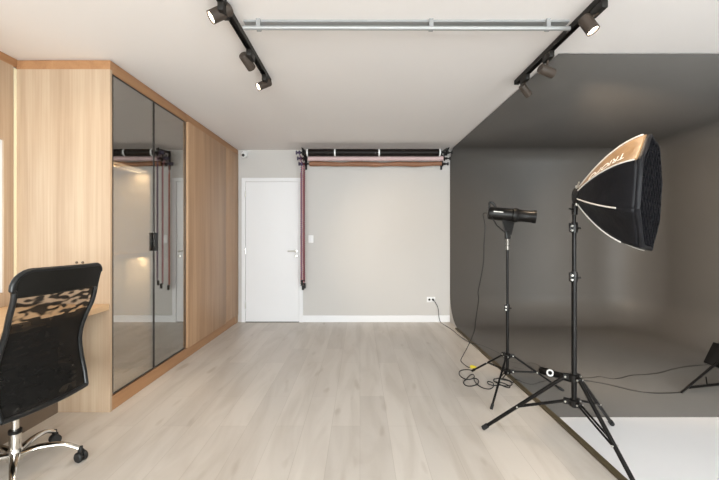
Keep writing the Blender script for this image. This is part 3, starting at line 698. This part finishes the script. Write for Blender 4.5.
# ---------------------------------------------------------------- softbox
def softbox():
    al = math.radians(46); tilt = math.radians(-2.5)
    w = Vector((math.cos(al)*math.cos(tilt), -math.sin(al)*math.cos(tilt), math.sin(tilt))).normalized()
    view = Vector((-w.x, 0, 0))
    u = (Vector((0, 0, 1))-w*w.z).normalized(); v = w.cross(u).normalized()
    toc = Vector((-0.4, -1, 0))
    if v.dot(toc) < 0: v = -v
    ap = Vector((1.292, 2.225, 1.512)); Lg = 0.315; R = 0.310
    t = thing('softbox', 'black octagonal softbox with painted tan lamp sheen on its top panel and white lettering on the near stand', 'softbox', (c2.x, c2.y, 1.41))
    def pt(phi, tt, dr=0.0):
        prf = 0.060+(R-0.060)*(0.08*tt+0.92*(1-(1-min(tt, 1))**1.75))
        r = prf+dr; return ap+w*(Lg*tt)+(u*math.cos(phi)+v*math.sin(phi))*r
    off = math.radians(17)
    NT = 24
    seg = 10
    def sag(a, bb, s, tt):
        """between two ribs the cloth is flat, pulled slightly in"""
        p = pt(a, tt).lerp(pt(bb, tt), s); c = ap+w*(Lg*tt); return p+(c-p).normalized()*(0.016*math.sin(PI*s)*math.sin(PI*min(tt, 1)))
    for k in range(8):
        a, a2 = off+k*PI/4, off+(k+1)*PI/4
        bm = B(); g = [[bm.verts.new(sag(a, a2, s/seg, i/NT)) for s in range(seg+1)] for i in range(NT+1)]
        for x, y in zip(g, g[1:]):
            for s in range(seg): bm.faces.new((x[s], x[s+1], y[s+1], y[s]))
        nm = part('cloth_panel', bm, M['tan'] if k == 0 else M['fabric'], t, 'black cloth panel with painted tan lamp sheen and lettering' if k == 0 else None)
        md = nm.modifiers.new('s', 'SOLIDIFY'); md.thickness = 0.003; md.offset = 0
        if k == 0: sheen_panel = nm
        bm = B(); tube(bm, [pt(a, i/NT, 0.003) for i in range(int(NT*0.82) if k in (2, 3) else NT)], 0.0042, 6); part('piping', bm, M['piping'], t, 'pale grey piping')
    # skirt around the front
    bm = B(); rows = []
    for (tt, rr) in ((1.0, R), (1.02, R+0.003), (1.05, R+0.001), (1.07, R-0.005), (1.07, R-0.016), (1.01, R-0.020)):
        ring = []
        for k in range(8):
            for s in range(4):
                a, a2 = off+k*PI/4, off+(k+1)*PI/4
                d1 = (u*math.cos(a)+v*math.sin(a)); d2 = (u*math.cos(a2)+v*math.sin(a2))
                ring.append(bm.verts.new(ap+w*(Lg*tt)+d1.lerp(d2, s/4)*rr*(1+0.012*math.sin((k*4+s)*2.4+tt*30))))
        rows.append(ring)
    for x, y in zip(rows, rows[1:]):
        n = len(x)
        for s in range(n): bm.faces.new((x[s], x[(s+1) % n], y[(s+1) % n], y[s]))
    part('front_skirt', bm, M['fabric'], t)
    # diffuser and egg-crate grid
    cen = ap+w*(Lg*0.985)
    def ins(x, y, rr):
        return all(x*math.cos(off+(k+.5)*PI/4)+y*math.sin(off+(k+.5)*PI/4) < rr*math.cos(PI/8) for k in range(8))
    bm = B(); bm.faces.new([bm.verts.new(cen+(u*math.cos(off+k*PI/4)+v*math.sin(off+k*PI/4))*(R-0.024)) for k in range(8)]); o = part('diffuser', bm, M['diffuser'], t, 'white front diffuser')
    bm = B(); st = 0.052; rr = R-0.026
    def clipline(dx, dy, nx, ny, off_):
        lo, hi = -1.0, 1.0
        for k in range(8):
            cx, cy = math.cos(off+(k+.5)*PI/4), math.sin(off+(k+.5)*PI/4); lim = rr*math.cos(PI/8)
            den = dx*cx+dy*cy; num = lim-off_*(nx*cx+ny*cy)
            if abs(den) < 1e-9:
                if num < 0: return None
                continue
            if den > 0: hi = min(hi, num/den)
            else: lo = max(lo, num/den)
        return (lo, hi) if hi > lo else None
    for (dx, dy) in ((0.7071, 0.7071), (-0.7071, 0.7071)):
        nx, ny = -dy, dx
        for i in range(-6, 7):
            cl_ = clipline(dx, dy, nx, ny, i*st)
            if not cl_: continue
            p_ = [cen+u*(dx*q+nx*i*st)+v*(dy*q+ny*i*st)+w*h for q in cl_ for h in (0.002, 0.030)]
            th = (u*nx+v*ny)*0.003
            prism(bm, [p_[0], p_[1], p_[3], p_[2]], th)
    part('honeycomb_grid', bm, M['fabric'], t, 'black fabric grid', False)
    # lettering: reads from the rim toward the apex, upside down as the camera sees it
    cu = bpy.data.curves.new('txt', 'FONT'); cu.body = 'TRIOPO'; cu.size = 0.058; cu.extrude = 0.0004; cu.align_x = 'CENTER'; cu.align_y = 'CENTER'; cu.offset = 0.0006
    to = bpy.data.objects.new('txt', cu); C.objects.link(to)
    dg = bpy.context.evaluated_depsgraph_get(); me = bpy.data.meshes.new_from_object(to.evaluated_get(dg))
    bpy.data.objects.remove(to)
    bm = B(); bm.from_mesh(me)
    a, a2 = off, off+PI/4
    # bend the letters onto the panel: local x (reading) runs rim -> apex
    for vv in bm.verts:
        x, y, z = vv.co
        tt = 0.50-x/0.36; tt = max(0.02, min(0.98, tt))
        span = (pt(a, tt)-pt(a2, tt)).length
        s = 0.62+y*1.7/span
        s = max(0.0, min(1.0, s))
        q = sag(a, a2, s, tt); nrm = (pt(a, tt+0.02)-pt(a, tt-0.02)).cross(pt(a2, tt)-pt(a, tt)).normalized()
        if nrm.dot(q-(ap+w*Lg*tt)) < 0: nrm = -nrm
        vv.co = q+nrm*(0.006+z)
    part('lettering', bm, M['print'], sheen_panel, 'white lettering')
    # mount: ring, silver bracket, tilter
    bm = B(); lathe(bm, [(-0.035, 0.0), (-0.035, 0.045), (-0.025, 0.056), (0.008, 0.056), (0.008, 0)], ap, w, 24); part('speed_ring', bm, M['black'], t)
    bm = B(); q = Vector((c2.x+0.004, c2.y-0.026, 0))
    box(bm, q.x-0.010, q.x+0.014, q.y-0.006, q.y+0.006, 1.455, 1.575, 0.003); tube(bm, [(q.x-0.004, q.y-0.006, 1.565), (q.x-0.006, q.y-0.03, 1.59)], 0.004, 8)
    tube(bm, [(q.x+0.004, q.y, 1.46), (q.x+0.03, q.y, 1.435)], 0.006, 8)
    part('mount_bracket', bm, M['silver'], t, 'silver mounting bracket')
    bm = B(); lathe(bm, [(0, 0.0), (0, 0.016), (0.06, 0.017), (0.075, 0.012), (0.12, 0.013), (0.14, 0.01), (0.14, 0)], (c2.x, c2.y-0.004, 1.405), (0.05, 0, 1), 16)
    tube(bm, [(c2.x, c2.y, 1.46), ap-w*0.02], 0.013, 10)
    tube(bm, [(c2.x-0.005, c2.y-0.01, 1.43), (c2.x-0.045, c2.y-0.03, 1.44)], 0.005, 8)
    part('tilt_bracket', bm, M['black'], t)
softbox()

# ---------------------------------------------------------------- low background light at the right edge
t = thing('floor_light', 'small black lamp on a low folding stand at the right edge of the grey cove', 'lamp', (2.78, 3.2, zf))
ft = G(681, 394, zf); jn = P(722, 358, 3.12)
side = Vector((0.3, 0.95, 0)).normalized()*0.018
b = B()
tube(b, [ft+Vector((0, 0, 0.007)), jn+Vector((0.05, 0, 0.03))], 0.0075, 8); part('leg', b, M['black_metal'], t)
b = B(); tube(b, [ft+side+Vector((0.01, 0, 0.007)), jn+side+Vector((0.05, 0, 0.03))], 0.0065, 8); part('leg', b, M['black_metal'], t)
b = B(); e2 = G(735, 386, zf); tube(b, [ft+Vector((0.085, 0.02, 0.045)), P(716, 384.5, 3.16), P(742, 380, 3.2)], 0.011, 8); part('crossbar', b, M['black_metal'], t)
b = B(); tube(b, [P(706, 377, 3.12), P(707, 384, 3.14), P(716, 384.5, 3.16)], 0.005, 8); part('strut', b, M['black_metal'], t)
b = B(); ft3 = Vector((jn.x+0.42, 3.05, zf)); tube(b, [jn+Vector((0.05, 0, 0.03)), ft3+Vector((0, 0, 0.008))], 0.0075, 8); part('leg', b, M['black_metal'], t)
b = B(); ft4 = Vector((jn.x+0.36, 3.52, zf)); tube(b, [jn+Vector((0.05, 0, 0.03)), ft4+Vector((0, 0, 0.008))], 0.0075, 8); part('leg', b, M['black_metal'], t)
b = B(); q = P(735, 363, 3.12)
rm = Matrix.Translation(q) @ Matrix.Rotation(math.radians(26), 4, 'Y')
box(b, -0.115, 0.115, -0.09, 0.09, -0.085, 0.085, 0.01, 0, rm); part('lamp_housing', b, M['black'], t)
b = B(); box(b, -0.145, -0.118, -0.10, 0.10, -0.10, 0.095, 0.006, 0, rm); part('front_bezel', b, M['black'], t)
b = B(); tube(b, [P(722, 360, 3.12)+Vector((0, 0, 0)), jn+Vector((0.05, 0, 0.03))], 0.014, 8); part('neck', b, M['black_metal'], t)

# black bar with white ring on the cove floor
a_ = G(540.5, 373, zf)+Vector((0, 0, 0.033)); b_ = G(576, 383, zf)+Vector((0, 0, 0.034))
a_ = Vector((1.66, 3.50, 0.046)); b_ = Vector((1.845, 3.27, 0.046))
t = thing('handheld_light', 'short black tube light with a white ring lying on the grey floor behind the stands', 'tube light', ((a_+b_)/2).xy.to_3d()+Vector((0, 0, zf)))
dv = (b_-a_).normalized(); ln = (b_-a_).length
b = B(); lathe(b, [(0, 0), (0, 0.028), (0.02, 0.033), (0.06, 0.033), (0.065, 0.028), (ln-0.09, 0.026), (ln-0.08, 0.033), (ln, 0.033), (ln, 0)], a_, dv, 18); part('tube_body', b, M['black'], t)
b = B(); sd = Vector((-0.45, -0.85, 0.25)).normalized(); q = a_+dv*0.09
n = 20; pts = []
s1 = sd.orthogonal().normalized(); s2 = sd.cross(s1)
for k in range(n+1): pts.append(q+sd*0.034+(s1*math.cos(2*PI*k/n)+s2*math.sin(2*PI*k/n))*0.024)
tube(b, pts, 0.008, 8, caps=False); part('ring', b, M['plastic_white'], t, 'white ring')

# ---------------------------------------------------------------- cables
def cable(label, pts, r=0.0035, group=None, n=8, m='cable', end=None):
    t = thing('power_cable', label, 'cable', Vector(pts[0]).xy.to_3d(), group)
    b = B(); tube(b, crom(pts, n), r, 6); part('cord', b, M[m], t)
    return t
def FL(px, py, r=0.004, x=None):
    v = G(px, py, 0); z = 0.0 if v.x < xe(v.y)-0.036 else (0.016 if v.x < xe(v.y)+0.004 else zf)
    return G(px, py, z+r)
e = [sock, P(435, 302, D-0.06), P(438, 308, D-0.05), P(439, 317, D-0.05), FL(441, 322.6), FL(447, 326.5), FL(453, 330.5), FL(461, 337), FL(470, 342.5), FL(480, 345), FL(490, 349), FL(500, 354), FL(506, 361)]
t = cable('thin black cable running from the wall socket along the grey cove edge', e, 0.0045)
b = B(); tube(b, [sock+Vector((0, 0.004, 0)), sock+Vector((0.004, -0.04, -0.004))], [0.016, 0.010], 12); part('plug', b, M['black'], t)
rear = p0-ax*0.004
e = [rear, rear+Vector((-0.035, 0.0, -0.01)), P(485, 226, 3.17), P(484, 245, 3.2), P(483.5, 262, 3.25), P(480, 282, 3.32), P(478, 292, 3.38), P(478.5, 300, 3.42), P(476, 318, 3.55), P(474, 332, 3.66), P(468, 346, 3.82), P(463, 355.5, 3.93), FL(461, 361), FL(467, 366.5), FL(470.5, 367.5)]
t = cable('black power cable hanging from the rear of the studio flash down to the floor', e, 0.0042)
b = B(); g = FL(470.5, 366.5, 0.012); g2 = g+Vector((0.045, -0.035, 0)); tube(b, [g, g+Vector((0.015, -0.012, 0)), g2], [0.013, 0.018, 0.012], 10); part('plug', b, M['yellow'], t, 'yellow plug')
# tangled loops on the floor
e = [FL(473, 370.5), FL(466, 369.6), FL(460, 371), FL(459.5, 375), FL(464, 378.5), FL(469, 379.5), FL(474, 377.6), FL(473.5, 374.8), FL(470.5, 375), FL(466.5, 379), FL(463.5, 382), FL(466, 385.5), FL(472, 386), FL(478, 383.5), FL(478, 379.5), FL(474, 378.6), FL(476, 383), FL(482, 387.5), FL(489, 389), FL(493, 387), FL(493, 383), FL(488, 381.5), FL(488.5, 384), FL(494, 385.5), FL(500, 385)]
cable('tangled black cable looping over the pale floor beside the far stand', e, 0.0042, n=6)
e = [FL(500, 385), FL(507, 386), FL(512, 384.5), FL(509, 381), FL(500, 379.5), FL(494, 379), FL(495, 381.5), FL(503, 383), FL(510, 386.5), FL(507, 387.5), FL(498, 383.5), FL(493.5, 380.5), FL(499, 378.2), FL(508, 380), FL(513, 382.5), FL(516, 379.5), FL(524, 383), FL(532, 384.6), FL(540, 382.5), FL(550, 380)]
cable('bunched black cable coiled under the far stand across the cove edge', e, 0.0042, n=6)
e = [FL(509, 362), FL(516, 363), FL(524, 364.5), FL(531, 363), FL(539, 366)]
cable('short black cable on the grey floor behind the far stand', e+[FL(541, 369)], 0.0035)
e = [FL(513, 367), FL(522, 369), FL(528, 366), FL(533, 369.5), FL(529, 373), FL(535, 374.5)]
cable('curled black cable on the grey floor beside the short tube light', e, 0.0035)
e = [FL(582, 378.5), FL(592, 378), FL(600, 376.8), FL(610, 378.8), FL(620, 378.5), FL(632, 375.5), FL(645, 374.8), FL(660, 373.0), FL(672, 369.5), FL(688, 366.6), FL(704, 365.2), FL(716, 364)]
cable('upper of two thin cables crossing the grey floor to the low lamp', e, 0.0052)
e = [FL(581, 380.5), FL(592, 382), FL(606, 384.5), FL(622, 388.3), FL(634, 391.2), FL(648, 393.2), FL(664, 393.6), FL(679, 393)]
cable('lower and thicker of two cables crossing the grey floor to the low lamp', e, 0.0068)
e = [P(541, 367, 3.5), P(531, 369, 3.42), P(523, 373, 3.35)]

# ---------------------------------------------------------------- lights
def area(name, loc, rot, sx, sy, energy, col):
    l = bpy.data.lights.new(name, 'AREA'); l.shape = 'RECTANGLE'; l.size = sx; l.size_y = sy; l.energy = energy; l.color = col
    o = bpy.data.objects.new(name, l); C.objects.link(o); o.location = loc; o.rotation_euler = rot; return o
for k, (x0, x1) in enumerate(RW):
    area('daylight', ((x0+x1)/2, YB-0.3, (RZ0+RZ1)/2+0.1), (PI/2, 0, 0), x1-x0, RZ1-RZ0, 290, (0.95, 0.97, 1.0))
area('daylight', (XL-0.3, (WY0+WY1)/2, (WZ0+WZ1)/2), (PI/2, 0, -PI/2), WY1-WY0, WZ1-WZ0, 4, (1.0, 0.97, 0.90))
w = bpy.data.worlds.new('sky'); bpy.context.scene.world = w; w.use_nodes = True
bg = w.node_tree.nodes['Background']; bg.inputs['Color'].default_value = (0.95, 0.97, 1.0, 1); bg.inputs['Strength'].default_value = 1.2

# ---------------------------------------------------------------- camera and view
cd = bpy.data.cameras.new('camera'); cd.sensor_width = 36; cd.lens = F/719*36; cd.shift_y = -4/719; cd.shift_x = -0.5/719
co = bpy.data.objects.new('camera', cd); C.objects.link(co); co.location = (0, 0, CZ); co.rotation_euler = (PI/2, 0, 0)
sc = bpy.context.scene; sc.camera = co
sc.view_settings.view_transform = 'Standard'; sc.view_settings.look = 'None'; sc.view_settings.gamma = 1.0
sc.view_settings.use_curve_mapping = False; sc.view_settings.exposure = 0.34
